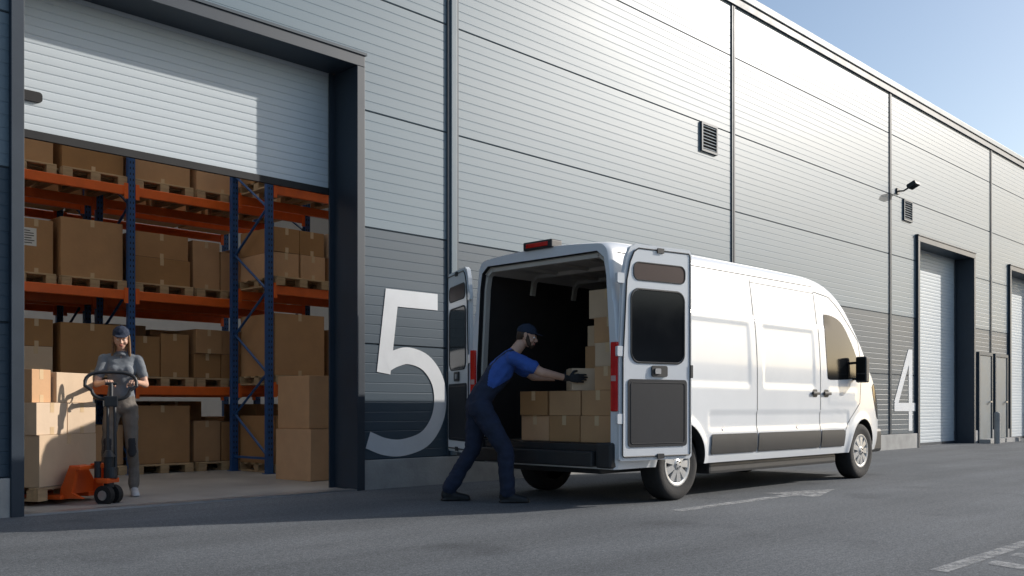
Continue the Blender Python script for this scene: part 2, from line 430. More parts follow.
def rack(posts,y0,y1,levels,H,ends=True):
    R=empty('pallet_rack',(posts[0],y0,0))
    bm=bmesh.new()
    for px in posts:
        for yy in (y0,y1):
            bbox(bm,(px-.045,yy-.035,.022),(px+.045,yy+.035,H));bbox(bm,(px-.07,yy-.06,.013),(px+.07,yy+.06,.021))
            k=.25
            while k<H-.1:
                for s in (-.02,.02): bbox(bm,(px+s-.007,yy-.0365,k),(px+s+.007,yy-.0352,k+.03),mi=1)
                k+=.075
        zz=.25;fl=0
        while zz+.55<H:
            a=(px,y0+.035,zz);b=(px,y1-.035,zz+.55)
            if fl: a=(px,y1-.035,zz);b=(px,y0+.035,zz+.55)
            cyl(bm,a,b,.018,seg=6);fl=1-fl;zz+=.55
        bbox(bm,(px-.018,y0+.036,.2),(px+.018,y1-.036,.23))
    fin('uprights',bm,[M_blue,M_rub],R)
    bm=bmesh.new()
    for i in range(len(posts)-1):
        for lv in levels:
            for yy in (y0,y1):
                bbox(bm,(posts[i]+.05,yy-.025,lv-.12),(posts[i+1]-.05,yy+.025,lv),None,0,.006,1)
                for e in (posts[i]+.05,posts[i+1]-.10): bbox(bm,(e,yy-.042,lv-.17),(e+.05,yy-.027,lv+.03))
    fin('beams',bm,M_orange,R)
    return R
LA=[1.18,2.42,3.78]
PA=[-2.55,.15,2.85,5.55,8.25]
rack(PA,3.9,4.9,LA,5.4)
for i in range(1,len(PA)-1):
    for j,lv in enumerate([.013]+LA):
        for k in range(3):
            load(PA[i]+.47+k*.885,4.42,lv+.002,.95 if j else .95,lab=(random.random()<.22))
rack(PA,5.3,6.3,LA,5.4)
for i in range(1,len(PA)-1):
    for lv in [.013]+LA[:]:
        for k in range(3):
            carton(PA[i]+.47+k*.885,5.8,lv+.002,.82,.9,random.uniform(.6,.98),tapex=False)
PB=[6.9,9.6]
LB=[1.20,2.52,3.85]
rack(PB,2.75,3.65,LB,5.4)
for j,lv in enumerate([.013]+LB):
    for k in range(3):
        load(PB[0]+.49+k*.88,3.2,lv+.002,1.0)
carton(6.84,1.6,.013,.66,.7,.62,.05,tapex=False);carton(6.86,1.62,.637,.64,.68,.64,.0,tapex=False)

# pallet with jack
YW=math.radians(30)
R30=Matrix.Rotation(YW,4,'Z')
vdir=V((-.5,.866,0));udir=V((.866,.5,0))
pump=V((3.78,.42,0))
pc=pump+vdir*(.40+.58)-udir*.03
pallet(pc.x,pc.y,.055,.8,1.15,YW)
def pb(u,v,z,w,d,h,light,**k):
    p=pc+udir*u+vdir*v;carton(p.x,p.y,z,w,d,h,YW+random.uniform(-.02,.02),light,**k)
z=.177
for v in (-.30,.28):
    pb(0,v,z,.78,.54,.47,True,tapex=False)
    for u in (-.2,.2): pb(u,v,z+.472,.385,.52,.29,True,tapex=False)
z2=z+.472+.292
pb(.13,-.30,z2,.50,.48,.28,True,tapex=True);pb(-.27,-.30,z2,.24,.4,.30,False,tapex=False);pb(-.1,.28,z2,.5,.45,.27,True)
J=empty('pallet_jack',tuple(pump))
MJ=Matrix.Translation(pump)@R30
bm=bmesh.new()
for s in (-1,1):
    bbox(bm,(s*.19-.08,.30,.06),(s*.19+.08,1.45,.10),MJ,0,.01)
    prism(bm,[(.34,.07),(.34,.14),(.24,.37),(.16,.37),(.22,.12),(.10,.07)],MJ@V((s*.21,0,0)),vdir,(0,0,1),udir,-.018,.018)
prism(bm,[(-.23,.10),(.23,.10),(.23,.17),(.09,.36),(-.09,.36),(-.23,.17)],MJ@V((0,.33,0)),udir,(0,0,1),vdir,-.02,.0)
bbox(bm,(-.24,.12,.33),(.24,.22,.365),MJ,0,.008)
bbox(bm,(-.05,.02,.34),(.05,.16,.38),MJ,0,.008)
bbox(bm,(-.09,-.05,.20),(.09,.07,.245),MJ,0,.015)
fin('forks_and_body',bm,M_jack,J)
bm=bmesh.new()
cyl(bm,MJ@V((0,0,.16)),MJ@V((0,0,.44)),.045,seg=20);cyl(bm,MJ@V((0,0,.44)),MJ@V((0,0,.50)),.06,.03,seg=20)
cyl(bm,MJ@V((-.05,.08,.25)),MJ@V((-.05,.08,.40)),.03)
fin('pump',bm,M_blk,J)
bm=bmesh.new()
for s in (-1,1): 
    cyl(bm,MJ@V((s*.03,0,.09)),MJ@V((s*.09,0,.09)),.09,seg=24,mi=0);cyl(bm,MJ@V((s*.091,0,.09)),MJ@V((s*.096,0,.09)),.045,seg=20,mi=1)
fin('steer_wheels',bm,[M_rub,M_steel],J)
hb=MJ@V((0,-.03,.24));loopc=V((3.86,.56,1.10))
hax=V((.917,-.4,0))
up=(loopc-hb).normalized()
bm=bmesh.new()
for s in (-1,1): cyl(bm,hb+hax*s*.035,loopc-up*.14+hax*s*.03,.016)
cyl(bm,hb,hb+up*.1,.05)
bbox(bm,(-.06,-.03,-.05),(.06,.03,.05),Matrix.Translation(loopc-up*.15)@hax.to_track_quat('X','Z').to_matrix().to_4x4(),0,.01)
pts=[]
for k in range(28):
    a=2*math.pi*k/28;cx=math.cos(a);sx=math.sin(a)
    ex=math.copysign(abs(cx)**.6,cx)*.225;ez=math.copysign(abs(sx)**.7,sx)*.13
    if sx<0: ex*=.75
    pts.append(loopc+hax*ex+up*ez)
tube(bm,pts,.017,10,closed=True)
cyl(bm,loopc-up*.13,loopc+up*.02,.02);cyl(bm,loopc+up*.02-hax*.05,loopc+up*.02+hax*.05,.014)
fin('handle',bm,M_blk,J)

# ------------------------------------------------------------ van
VX=6.78;VY=-2.15
VAN=empty('delivery_van',(VX,VY,0))
prof=[(0,2.38),(.15,2.41),(.6,2.43),(2,2.45),(3.6,2.45),(4.0,2.425),(4.3,2.345),(4.54,2.21),(4.95,1.87),(5.25,1.60),(5.54,1.40),(5.8,1.17),(5.93,.98),(6.0,.75)]
def lerp_prof(u):
    P=prof
    for i in range(len(P)-1):
        if u<=P[i+1][0]: break
    a=P[max(i-1,0)];b=P[i];c=P[i+1];d=P[min(i+2,len(P)-1)]
    h=c[0]-b[0];t=(u-b[0])/h
    m1=(c[1]-a[1])/(c[0]-a[0]) if c[0]!=a[0] else 0;m2=(d[1]-b[1])/(d[0]-b[0]) if d[0]!=b[0] else 0
    t2=t*t;t3=t2*t
    return (2*t3-3*t2+1)*b[1]+(t3-2*t2+t)*h*m1+(-2*t3+3*t2)*c[1]+(t3-t2)*h*m2
def ss(x,a,b):
    t=max(0,min(1,(x-a)/(b-a)));return t*t*(3-2*t)
def rect(u,z,u0,u1,z0,z1,e=.035): return ss(u,u0,u0+e)*(1-ss(u,u1-e,u1))*ss(z,z0,z0+e)*(1-ss(z,z1-e,z1))
WU=(.99,5.03);WR=.345
def hw(u,z):
    w=1.02
    s=max(0,(u-4.2)/1.8);w-=.27*s**3
    if u<.05:w-=.02*(1-u/.05)**2
    if z>1.25:w-=.115*((z-1.25)/1.15)**1.7
    if z<.6:w-=.035*((.6-z)/.25)**2
    zt=lerp_prof(u);r=.10+.03*ss(u,.0,.8) if u<4.6 else .13+.12*min(1,(u-4.6)/.7)
    if z>zt-r:
        d=z-(zt-r);w-=r-math.sqrt(max(r*r-d*d,0))
    w-=.010*rect(u,z,1.0,2.28,1.10,1.80,.05)+.010*rect(u,z,2.52,3.72,1.10,1.80,.05)
    w-=.014*ss(z,1.83,1.86)*(1-ss(u,3.85,4.2))
    w-=.012*rect(u,z,1.45,4.6,.66,.86,.03)
    w+=.008*rect(u,z,4.0,4.85,.9,1.15,.08)
    for c in WU:
        d=math.hypot(u-c,z-WR)
        w+=.022*(1-ss(d,.42,.50))
    return max(w,.05)
ZB=.34
bm=bmesh.new()
NU=230;NS=84;NR=14
us=[6.0*i/NU for i in range(NU+1)]
rings=[]
for u in us:
    zt=lerp_prof(u);zb=ZB;ring=[]
    side=[]
    for k in range(NS+1):
        t=k/NS;z=zb+(zt-zb)*(1-(1-t)**1.25)
        side.append((hw(u,z),z))
    we=side[-1][0]
    roof=[(we*(1-k/NR),zt+.035*(1-(1-k/NR)**2)) for k in range(1,NR)]
    half=side+roof
    ring=[(-y,z) for y,z in half]+[(0,zt+.035)]+[(y,z) for y,z in reversed(half)]
    rings.append([bm.verts.new((u,y,z)) for y,z in ring])
NN=len(rings[0])
for i in range(NU):
    A=rings[i];B=rings[i+1];uc=(us[i]+us[i+1])/2
    for k in range(NN):
        k2=(k+1)%NN
        f=bm.faces.new((A[k],B[k],B[k2],A[k2]))
        if NS-3<k<NN-NS+2 and 4.42<uc<5.16: f.material_index=1
        f.smooth=True
bm.faces.new(rings[0]);bm.faces.new(list(reversed(rings[-1])))
body=fin('body',bm,[M_van,M_glass,M_blk],VAN)
body.location=(VX,VY,0)
def cutter(bm):
    me=bpy.data.meshes.new('cut');bmesh.ops.recalc_face_normals(bm,faces=bm.faces)
    for f in bm.faces:f.material_index=2
    bm.to_mesh(me);bm.free()
    for m in (M_van,M_glass,M_blk):me.materials.append(m)
    o=bpy.data.objects.new('cut',me);COL.objects.link(o);o.location=(VX,VY,0);return o
cav=[(.93,.50),(.93,1.30),(.875,2.1),(.845,2.25),(.76,2.315)]
cavp=cav+[(-y,z) for y,z in reversed(cav)]
bm=bmesh.new();prism(bm,cavp,(0,0,0),(0,1,0),(0,0,1),(1,0,0),-.2,3.75);c1=cutter(bm)
bm=bmesh.new()
for c in WU:
    for s in (-1,1): cyl(bm,(c,s*.70,WR),(c,s*1.3,WR),.405,seg=64)
c2=cutter(bm)
for c in (c1,c2):
    m=body.modifiers.new('b','BOOLEAN');m.object=c;m.operation='DIFFERENCE';m.solver='EXACT'
bpy.context.view_layer.update()
dg=bpy.context.evaluated_depsgraph_get()
nm=bpy.data.meshes.new_from_object(body.evaluated_get(dg));body.modifiers.clear();body.data=nm
for p in nm.polygons:p.use_smooth=True
nm.set_sharp_from_angle(angle=math.radians(32))
bpy.data.objects.remove(c1);bpy.data.objects.remove(c2)
def VM(p): return V((VX+p[0],VY+p[1],p[2]))
bm=bmesh.new()
lp=[(y*.985,.57 if z==.5 else z-.01) for y,z in cav]
L0=lp+[(-y,z) for y,z in reversed(lp)]
A=[bm.verts.new(VM((.03,y,z))) for y,z in L0];B=[bm.verts.new(VM((3.7,y,z))) for y,z in L0]
n=len(L0)
for i in range(n):
    f=bm.faces.new((A[i],A[(i+1)%n],B[(i+1)%n],B[i]))
    f.material_index=1 if i==n-1 else (2 if i in (3,4,5) else 0)
bm.faces.new(B)
fin('cargo_liner',bm,[M_lin,M_ply,M_rib],VAN)
bm=bmesh.new()
for u in (.08,.75,1.42,2.1,2.8,3.4):
    q=[(.915,.6),(.915,1.3),(.86,2.09),(.83,2.235),(.74,2.30)]
    for s in (-1,1):
        for i in range(len(q)-1):
            a=VM((u,s*q[i][0],q[i][1]));b=VM((u,s*q[i+1][0],q[i+1][1]))
            if i<2 and u>.1: continue
            d=(b-a)
            nrm=V((1,0,0)).cross(d).normalized()
            if nrm.dot(VM((u,0,1.5))-a)<0:nrm=-nrm
            prism(bm,[(-.03,0),(.03,0),(.03,d.length),(-.03,d.length)],a,(1,0,0),d.normalized(),nrm,-.005,.028)
    bbox(bm,VM((u-.03,-.74,2.262)),VM((u+.03,.74,2.302)))
for y in (-.45,0,.45): bbox(bm,VM((.1,y-.02,2.275)),VM((3.6,y+.02,2.303)))
fin('cargo_ribs',bm,M_rib,VAN)
bm=bmesh.new()
bbox(bm,VM((.15,-.68,.28)),VM((5.7,.68,.44)),None,0,.02)
bbox(bm,VM((1.6,-.93,.22)),VM((4.4,.93,.335)),None,0,.03)
cyl(bm,VM((.99,-.9,WR)),VM((.99,.9,WR)),.05);cyl(bm,VM((5.03,-.9,WR)),VM((5.03,.9,WR)),.05)
fin('underbody',bm,M_blk,VAN)
bm=bmesh.new()
bbox(bm,VM((-.10,-.78,.36)),VM((.10,.78,.50)),None,0,.025,3)
bbox(bm,VM((-.06,-.98,.35)),VM((.32,-.785,.58)),None,0,.04,3)
bbox(bm,VM((-.06,.785,.35)),VM((.32,.98,.58)),None,0,.04,3)
bbox(bm,VM((-.015,-.92,.50)),VM((.03,.92,.565)),None,0,.008)
fin('rear_bumper',bm,M_blk,VAN)
bm=bmesh.new()
bbox(bm,VM((5.60,-.80,.30)),VM((6.04,.80,.62)),None,0,.08,4)
fin('front_bumper',bm,M_blk,VAN)
def side_patch(bm,poly,s,off,mi=0,nz=26,nu=10,outer=0):
    zs=[p[1] for p in poly];z0=min(zs);z1=max(zs);rows=[]
    for k in range(nz+1):
        t=k/nz;z=z0+(z1-z0)*(.5-.5*math.cos(math.pi*t));z=min(max(z,z0+1e-4),z1-1e-4)
        xs=[]
        for i in range(len(poly)):
            a=poly[i];b=poly[(i+1)%len(poly)]
            if (a[1]-z)*(b[1]-z)<0: xs.append(a[0]+(b[0]-a[0])*(z-a[1])/(b[1]-a[1]))
        if len(xs)<2: continue
        a=min(xs);b=max(xs)
        rows.append([bm.verts.new(VM((a+(b-a)*j/nu,s*(hw(a+(b-a)*j/nu,z)+off),z))) for j in range(nu+1)])
    for r1,r2 in zip(rows,rows[1:]):
        for j in range(nu):
            f=bm.faces.new((r1[j],r1[j+1],r2[j+1],r2[j]));f.material_index=mi;f.smooth=True
def strip(bm,pts,s,w,off=.0025,mi=0):
    Q=[]
    for (a,b) in zip(pts,pts[1:]):
        n=max(2,int(math.hypot(b[0]-a[0],b[1]-a[1])/.03))
        for k in range(n): Q.append((a[0]+(b[0]-a[0])*k/n,a[1]+(b[1]-a[1])*k/n))
    Q.append(pts[-1]);pr=None
    for i,q in enumerate(Q):
        a=Q[max(i-1,0)];b=Q[min(i+1,len(Q)-1)];dx=b[0]-a[0];dz=b[1]-a[1];l=math.hypot(dx,dz) or 1
        nx=-dz/l*w/2;nz_=dx/l*w/2
        cur=[bm.verts.new(VM((q[0]+k*nx,s*(hw(q[0]+k*nx,q[1]+k*nz_)+off),q[1]+k*nz_))) for k in (-1,1)]
        if pr: f=bm.faces.new((pr[0],cur[0],cur[1],pr[1]));f.material_index=mi;f.smooth=True
        pr=cur
bm=bmesh.new()
for s in (-1,1):
    strip(bm,[(2.40,.45),(2.40,2.28)],s,.010)
    strip(bm,[(3.84,.42),(3.84,2.26),(4.2,2.22),(4.42,2.10),(4.92,1.72),(4.98,1.35),(4.93,.95),(4.62,.75),(4.50,.62),(4.48,.42)],s,.010)
    strip(bm,[(2.40,2.24),(3.84,2.24)],s,.006)
    strip(bm,[(5.0,1.50),(5.3,1.36),(5.75,1.1)],s,.008)
    strip(bm,[(.12,2.30),(3.84,2.32)],s,.010)
    strip(bm,[(1.5,1.84),(3.70,1.84)],s,.007)
fin('panel_seams',bm,M_line,VAN,recalc=False)
bm=bmesh.new()
for s in (-1,1):
    win=catmull([(4.02,1.24),(4.00,1.6),(4.02,1.96),(4.06,2.0),(4.25,1.99),(4.45,1.93),(4.62,1.78),(4.83,1.52),(4.86,1.36),(4.80,1.26),(4.5,1.235),(4.1,1.225),(4.02,1.24)],3)[:-1]
    side_patch(bm,[tuple(p) for p in win],s,.004)
fin('cab_side_windows',bm,M_glass,VAN,recalc=False)
bm=bmesh.new()
for s in (-1,1):
    for a,b in ((1.50,2.385),(2.415,3.825),(3.855,4.46)):
        side_patch(bm,rrect(a,.43,b,.62,.02,3),s,.016,nz=8)
        strip(bm,[(a+.01,.43),(b-.01,.43)],s,.01,.010);strip(bm,[(a+.01,.62),(b-.01,.62)],s,.014,.008)
fin('side_rub_strips',bm,M_blk,VAN,recalc=False)
bm=bmesh.new()
for s in (-1,1):
    for u,z in ((3.70,1.06),(3.98,1.06)):
        y=hw(u,z);ya,yb=sorted((s*(y+.005),s*(y+.035)))
        bbox(bm,VM((u-.085,ya,z-.018)),VM((u+.085,yb,z+.018)),None,0,.012,2)
        side_patch(bm,rrect(u-.06,z-.045,u+.06,z+.045,.03,4),s,.003,nz=8,nu=4)
fin('door_handles',bm,M_blk,VAN)
bm=bmesh.new()
for s in (-1,1):
    for u in (1.75,3.3): side_patch(bm,rrect(u-.03,.665,u+.03,.690,.01,2),s,.008,nz=3,nu=2)
fin('side_markers',bm,M_org,VAN,recalc=False)
bm=bmesh.new()
for s in (-1,1):
    def bb(u0,y0,z0,u1,y1,z1,bev,mi=0):
        a=VM((u0,s*y0,z0));b=VM((u1,s*y1,z1));bbox(bm,V((min(a.x,b.x),min(a.y,b.y),a.z)),V((max(a.x,b.x),max(a.y,b.y),b.z)),None,mi,bev,3)
    bb(4.66,1.07,1.20,4.76,1.22,1.52,.035)
    bb(4.654,1.085,1.32,4.66,1.205,1.50,.0,1);bb(4.654,1.085,1.22,4.66,1.205,1.30,.0,1)
    bb(4.70,.95,1.23,4.74,1.09,1.26,.010);bb(4.70,.93,1.43,4.74,1.09,1.46,.010)
fin('door_mirrors',bm,[M_blk,M_glass],VAN)
bm=bmesh.new()
for s in (-1,1): side_patch(bm,[tuple(p) for p in catmull([(5.42,1.16),(5.55,1.2),(5.78,1.02),(5.9,.80),(5.82,.74),(5.7,.80),(5.5,1.02),(5.42,1.16)],3)[:-1]],s,.006)
fin('head_lamps',bm,M_glass,VAN,recalc=False)
bm=bmesh.new()
for s in (-1,1):
    y0=.935;y1=1.022
    a=VM((-.018,s*y0,.86));b=VM((.10,s*y1,1.48))
    bbox(bm,(a.x,min(a.y,b.y),a.z),(b.x,max(a.y,b.y),b.z),None,0,.020,3)
    a=VM((-.022,s*(y0+.014),1.13));b=VM((-.01,s*(y1-.016),1.18));bbox(bm,(a.x,min(a.y,b.y),a.z),(b.x,max(a.y,b.y),b.z),None,1,.003)
fin('tail_lamps',bm,[M_red,M_redl],VAN)
bm=bmesh.new()
bbox(bm,VM((-.035,-.20,2.405)),VM((.12,.20,2.485)),None,0,.02,3)
bbox(bm,VM((-.042,-.15,2.425)),VM((-.03,.15,2.465)),None,1,.004)
fin('high_brake_lamp',bm,[M_blk,M_red],VAN)
def vdoor(name,hinge,a,text=False):
    a=V(a).normalized();h=V(hinge)
    n=V((a.y,-a.x,0))
    if n.dot(V((0,-8.45,.9))-h)<0:n=-n
    Z=V((0,0,1));bm=bmesh.new()
    out=[(.0,.44),(.02,.42),(.86,.42),(.885,.445),(.885,2.33),(.86,2.365),(.20,2.365),(.13,2.33),(.085,2.24),(.045,2.05),(.0,1.3)]
    prism(bm,out,h,a,Z,n,-.055,-.012,0)
    inn=[(.03,.47),(.045,.455),(.84,.455),(.855,.47),(.855,2.30),(.84,2.325),(.22,2.325),(.165,2.29),(.12,2.2),(.08,2.03),(.035,1.32)]
    prism(bm,inn,h,a,Z,n,-.0118,.0,0)
    es=[e for e in bm.edges if e.is_manifold and e.calc_face_angle(0)>.6]
    bmesh.ops.bevel(bm,geom=es,offset=.006,segments=2,affect='EDGES')
    for f in bm.faces:f.material_index=0
    def ring(P,w,mi,t):
        pts=[h+a*p[0]+Z*p[1]+n*t for p in P];tube(bm,pts,w,6,mi,True)
    ring(rrect(.13,1.30,.78,1.96,.09),.009,1,.002)
    prism(bm,rrect(.14,1.31,.77,1.95,.085),h,a,Z,n,.001,.004,2)
    prism(bm,rrect(.16,2.04,.79,2.20,.06),h,a,Z,n,.001,.003,4);ring(rrect(.16,2.04,.79,2.20,.06),.006,1,.002)
    prism(bm,rrect(.09,.54,.81,1.15,.035),h,a,Z,n,.001,.008,3)
    ring(rrect(.12,.57,.78,1.12,.03),.004,1,.008)
    ring([(p[0],p[1]) for p in inn],.007,1,.001)
    prism(bm,rrect(.37,1.175,.56,1.275,.02),h,a,Z,n,.001,.016,1);prism(bm,rrect(.40,1.20,.47,1.25,.01),h,a,Z,n,.017,.028,5)
    prism(bm,rrect(.855,1.17,.885,1.29,.005),h,a,Z,n,.001,.012,1)
    prism(bm,rrect(.44,2.30,.52,2.345,.005),h,a,Z,n,.001,.014,1);prism(bm,rrect(.44,.43,.52,.475,.005),h,a,Z,n,.001,.014,1)
    for z in (.75,1.35,2.0): prism(bm,rrect(-.03,z,.05,z+.09,.01),h,a,Z,n,-.03,.004,0)
    fin(name,bm,[M_van,M_blk,M_glass,M_pan,M_recess,M_steel],VAN)
vdoor('rear_door',(VX-.01,VY-1.05,0),(.975,-.22,0))
vdoor('rear_door',(VX+.0,VY+1.05,0),(.42,.91,0))
def wheel(cx,s):
    bm=bmesh.new()
    prof_=[(.0,.205),(.0,.225),(-.010,.25),(-.014,.29),(-.006,.325),(.012,.340),(.035,.345),(.19,.345),(.21,.335),(.225,.30),(.225,.22)]
    seg=64
    def lathe(pr,mi):
        rg=[]
        for k in range(seg):
            A=2*math.pi*k/seg;rg.append([bm.verts.new((r*math.cos(A),d,r*math.sin(A))) for d,r in pr])
        for k in range(seg):
            for i in range(len(pr)-1):
                f=bm.faces.new((rg[k][i],rg[(k+1)%seg][i],rg[(k+1)%seg][i+1],rg[k][i+1]));f.material_index=mi;f.smooth=True
    lathe(prof_,0)
    lathe([(.03,.17),(.005,.178),(-.004,.195),(-.002,.21),(.004,.213)],1)
    lathe([(.05,.0001),(.05,.205)],2)
    lathe([(-.012,.0001),(-.012,.045),(.0,.062),(.03,.066)],1)
    for k in range(9):
        A=2*math.pi*k/9
        M=Matrix.Rotation(-A,4,'Y')
        vs=[bm.verts.new(M@V(p)) for p in ((.05,-.004,-.022),(.05,-.004,.022),(.185,.004,.038),(.185,.004,-.038),(.05,.03,-.03),(.05,.03,.03),(.185,.03,.045),(.185,.03,-.045))]
        for q in ((0,1,2,3),(0,1,5,4),(1,2,6,5),(2,3,7,6),(3,0,4,7)):
            f=bm.faces.new([vs[i] for i in q]);f.material_index=1
    for k in range(5):
        A=2*math.pi*(k+.5)/5;p=V((.035*math.cos(A),-.012,.035*math.sin(A)));cyl(bm,p,p+V((0,-.008,0)),.007,seg=8,mi=2)
    M=Matrix.Translation((VX+cx,VY+s*.965,WR))@(Matrix.Identity(4) if s<0 else Matrix.Rotation(math.pi,4,'Z'))
    bmesh.ops.transform(bm,matrix=M,verts=bm.verts)
    fin('wheel',bm,[M_tyre,M_chr,M_blk],VAN,smooth=40)
for c in WU:
    for s in (-1,1): wheel(c,s)
VAN.scale=(1,.93,1);VAN.location.y=VY-1.02*.07
def vcar(u,y0,y1,z,h,d=.42,light=False,tape=True,yaw=0.):
    ob=carton(VX+u+d/2,(y0+y1)/2,z,d,abs(y1-y0)*.98,h,yaw+random.uniform(-.03,.03),light,tapex=tape);return ob
zf=.572
cols=[(-3.02,-2.62),(-2.61,-2.21),(-2.20,-1.82)]
for i,(a,b) in enumerate(cols):
    vcar(.13+(.02*i),a,b,zf,.245)
    vcar(.15,a,b,zf+.247,.235,tape=i!=1)
vcar(.17,-3.03,-2.76,zf+.484,.22);vcar(.53,-2.70,-2.32,zf+.484,.20)
vcar(.22,-3.02,-2.72,zf+.706,.22,light=True);vcar(.56,-2.68,-2.32,zf+.686,.24)
vcar(.28,-3.02,-2.66,zf+.93,.24);vcar(.57,-2.64,-2.34,zf+.928,.20,light=True)
vcar(.34,-3.0,-2.55,zf+1.172,.27,light=True)
for j in range(6):
    for i in range(4):
        if j>4 and i!=0: continue
        if i==1 and j>3: continue
        if i==2 and j>1: continue
        if i==3 and j>0: continue
        vcar(1.02+.02*j,-3.0+.44*i,-3.0+.44*i+.43,zf+j*.275,.27,.45)
        if j<4 and i<2: vcar(1.6,-3.0+.44*i,-3.0+.44*i+.43,zf+j*.275,.27,.45)

# ------------------------------------------------------------ people
ICO=bmesh.new();bmesh.ops.create_icosphere(ICO,subdivisions=2,radius=1.);ICOP=[v.co.copy() for v in ICO.verts];ICO.free()
class Fig:
    def __init__(s):s.p=[]
    def hull(s,label,ells):
        bm=bmesh.new()
        for c,r,R in ells:
            if not hasattr(r,'__len__'):r=(r,r,r)
            for q in ICOP:
                v=V((q.x*r[0],q.y*r[1],q.z*r[2]))
                if R is not None:v=R@v
                bm.verts.new(V(c)+v)
        bmesh.ops.convex_hull(bm,input=bm.verts)
        bmesh.ops.delete(bm,geom=[v for v in bm.verts if not v.link_faces],context='VERTS')
        bmesh.ops.recalc_face_normals(bm,faces=bm.faces)
        vs=[v.co.copy() for v in bm.verts];bm.verts.index_update();fs=[[v.index for v in f.verts] for f in bm.faces];bm.free()
        s.p.append((label,vs,fs))
    def cap(s,label,a,ra,b,rb):s.hull(label,[(a,ra,None),(b,rb,None)])
    def ell(s,label,c,r,R=None):s.hull(label,[(c,r,R)])
    def hemi(s,label,c,r,R=None,zmin=-.05):
        bm=bmesh.new()
        for q in ICOP:
            z=max(q.z,zmin)
            v=V((q.x*r[0],q.y*r[1],z*r[2]))
            if R is not None:v=R@v
            bm.verts.new(V(c)+v)
        bmesh.ops.convex_hull(bm,input=bm.verts)
        bmesh.ops.delete(bm,geom=[v for v in bm.verts if not v.link_faces],context='VERTS')
        bmesh.ops.recalc_face_normals(bm,faces=bm.faces)
        bm.verts.index_update();s.p.append((label,[v.co.copy() for v in bm.verts],[[v.index for v in f.verts] for f in bm.faces]));bm.free()
    def build(s,name,voxel,mats,M,parent,smooth=4,relabel=None,folds=None,foldamp=.006):
        vs=[];fs=[]
        for l,v,f in s.p:
            o=len(vs);vs+=v;fs+=[[i+o for i in q] for q in f]
        me=bpy.data.meshes.new(name);me.from_pydata([tuple(v) for v in vs],[],fs)
        ob=bpy.data.objects.new(name,me);COL.objects.link(ob)
        m=ob.modifiers.new('r','REMESH');m.mode='VOXEL';m.voxel_size=voxel
        m=ob.modifiers.new('s','SMOOTH');m.iterations=smooth;m.factor=.5
        bpy.context.view_layer.update()
        dg=bpy.context.evaluated_depsgraph_get();nm=bpy.data.meshes.new_from_object(ob.evaluated_get(dg));ob.modifiers.clear();ob.data=nm
        bv=[(l,BVHTree.FromPolygons(v,f)) for l,v,f in s.p]
        names=list(mats.keys())
        for k in names: nm.materials.append(mats[k])
        for p in nm.polygons:
            c=p.center;best=None;bd=1e9
            for l,t in bv:
                r=t.find_nearest(c)
                if r[3] is not None and r[3]<bd: bd=r[3];best=l
            if relabel:best=relabel(best,c)
            p.material_index=names.index(best);p.use_smooth=True
        if folds:
            lab=[0]*len(nm.vertices)
            for p in nm.polygons:
                if names[p.material_index] in folds:
                    for i in p.vertices:lab[i]=1
            nn=[v.normal.copy() for v in nm.vertices]
            for i,v in enumerate(nm.vertices):
                if lab[i]:
                    q=v.co
                    d=noise.noise(V((q.x*9,q.y*9,q.z*16)))*1.+.6*abs(noise.noise(V((q.x*22+5,q.y*22,q.z*30))))
                    v.co=v.co+nn[i]*(d*foldamp)
        for v in nm.vertices:
            if v.co.z<.002:v.co.z=.002
        if parent:
            ob.parent=parent
        return ob
def hand(F,label,w,f,pn,side,curl=(.5,.7,.5),thumb=.5,sc=1.):
    w=V(w);f=V(f).normalized();pn=V(pn);pn=(pn-f*pn.dot(f)).normalized();sd=f.cross(pn).normalized()
    if sd.dot(V(side))<0:sd=-sd
    def P(a,b,c):return w+(f*a+sd*b+pn*c)*sc
    F.hull(label,[(P(-.01,.0,0),.021*sc,None),(P(.03,.018,0),.016*sc,None),(P(.03,-.02,0),.015*sc,None),(P(.088,.031,0),.0125*sc,None),(P(.078,-.031,0),.0115*sc,None)])
    for i,(b,L,a0) in enumerate(((.031,.072,.09),(.011,.080,.093),(-.010,.074,.089),(-.030,.058,.080))):
        p=P(a0,b,0);ang=0;r=.0095*sc
        for j,fr in enumerate((.46,.30,.24)):
            ang+=curl[j]*(1+.08*i);d=f*math.cos(ang)+pn*math.sin(ang)+sd*(.05*(1.5-i)*.6)
            q=p+d*L*fr*sc;F.cap(label,p,r,q,r*.9);p=q;r*=.9
    p=P(.025,.03,.004);d1=(f*.55+sd*.75+pn*.35*thumb*2).normalized();q=p+d1*.042*sc;F.cap(label,p,.0135*sc,q,.011*sc)
    d2=(f*.85+sd*.2+pn*.6*thumb*2).normalized();q2=q+d2*.032*sc;F.cap(label,q,.011*sc,q2,.0095*sc)
    d3=(f*.8-sd*.1+pn*.8*thumb*2).normalized();F.cap(label,q2,.0095*sc,q2+d3*.024*sc,.008*sc)
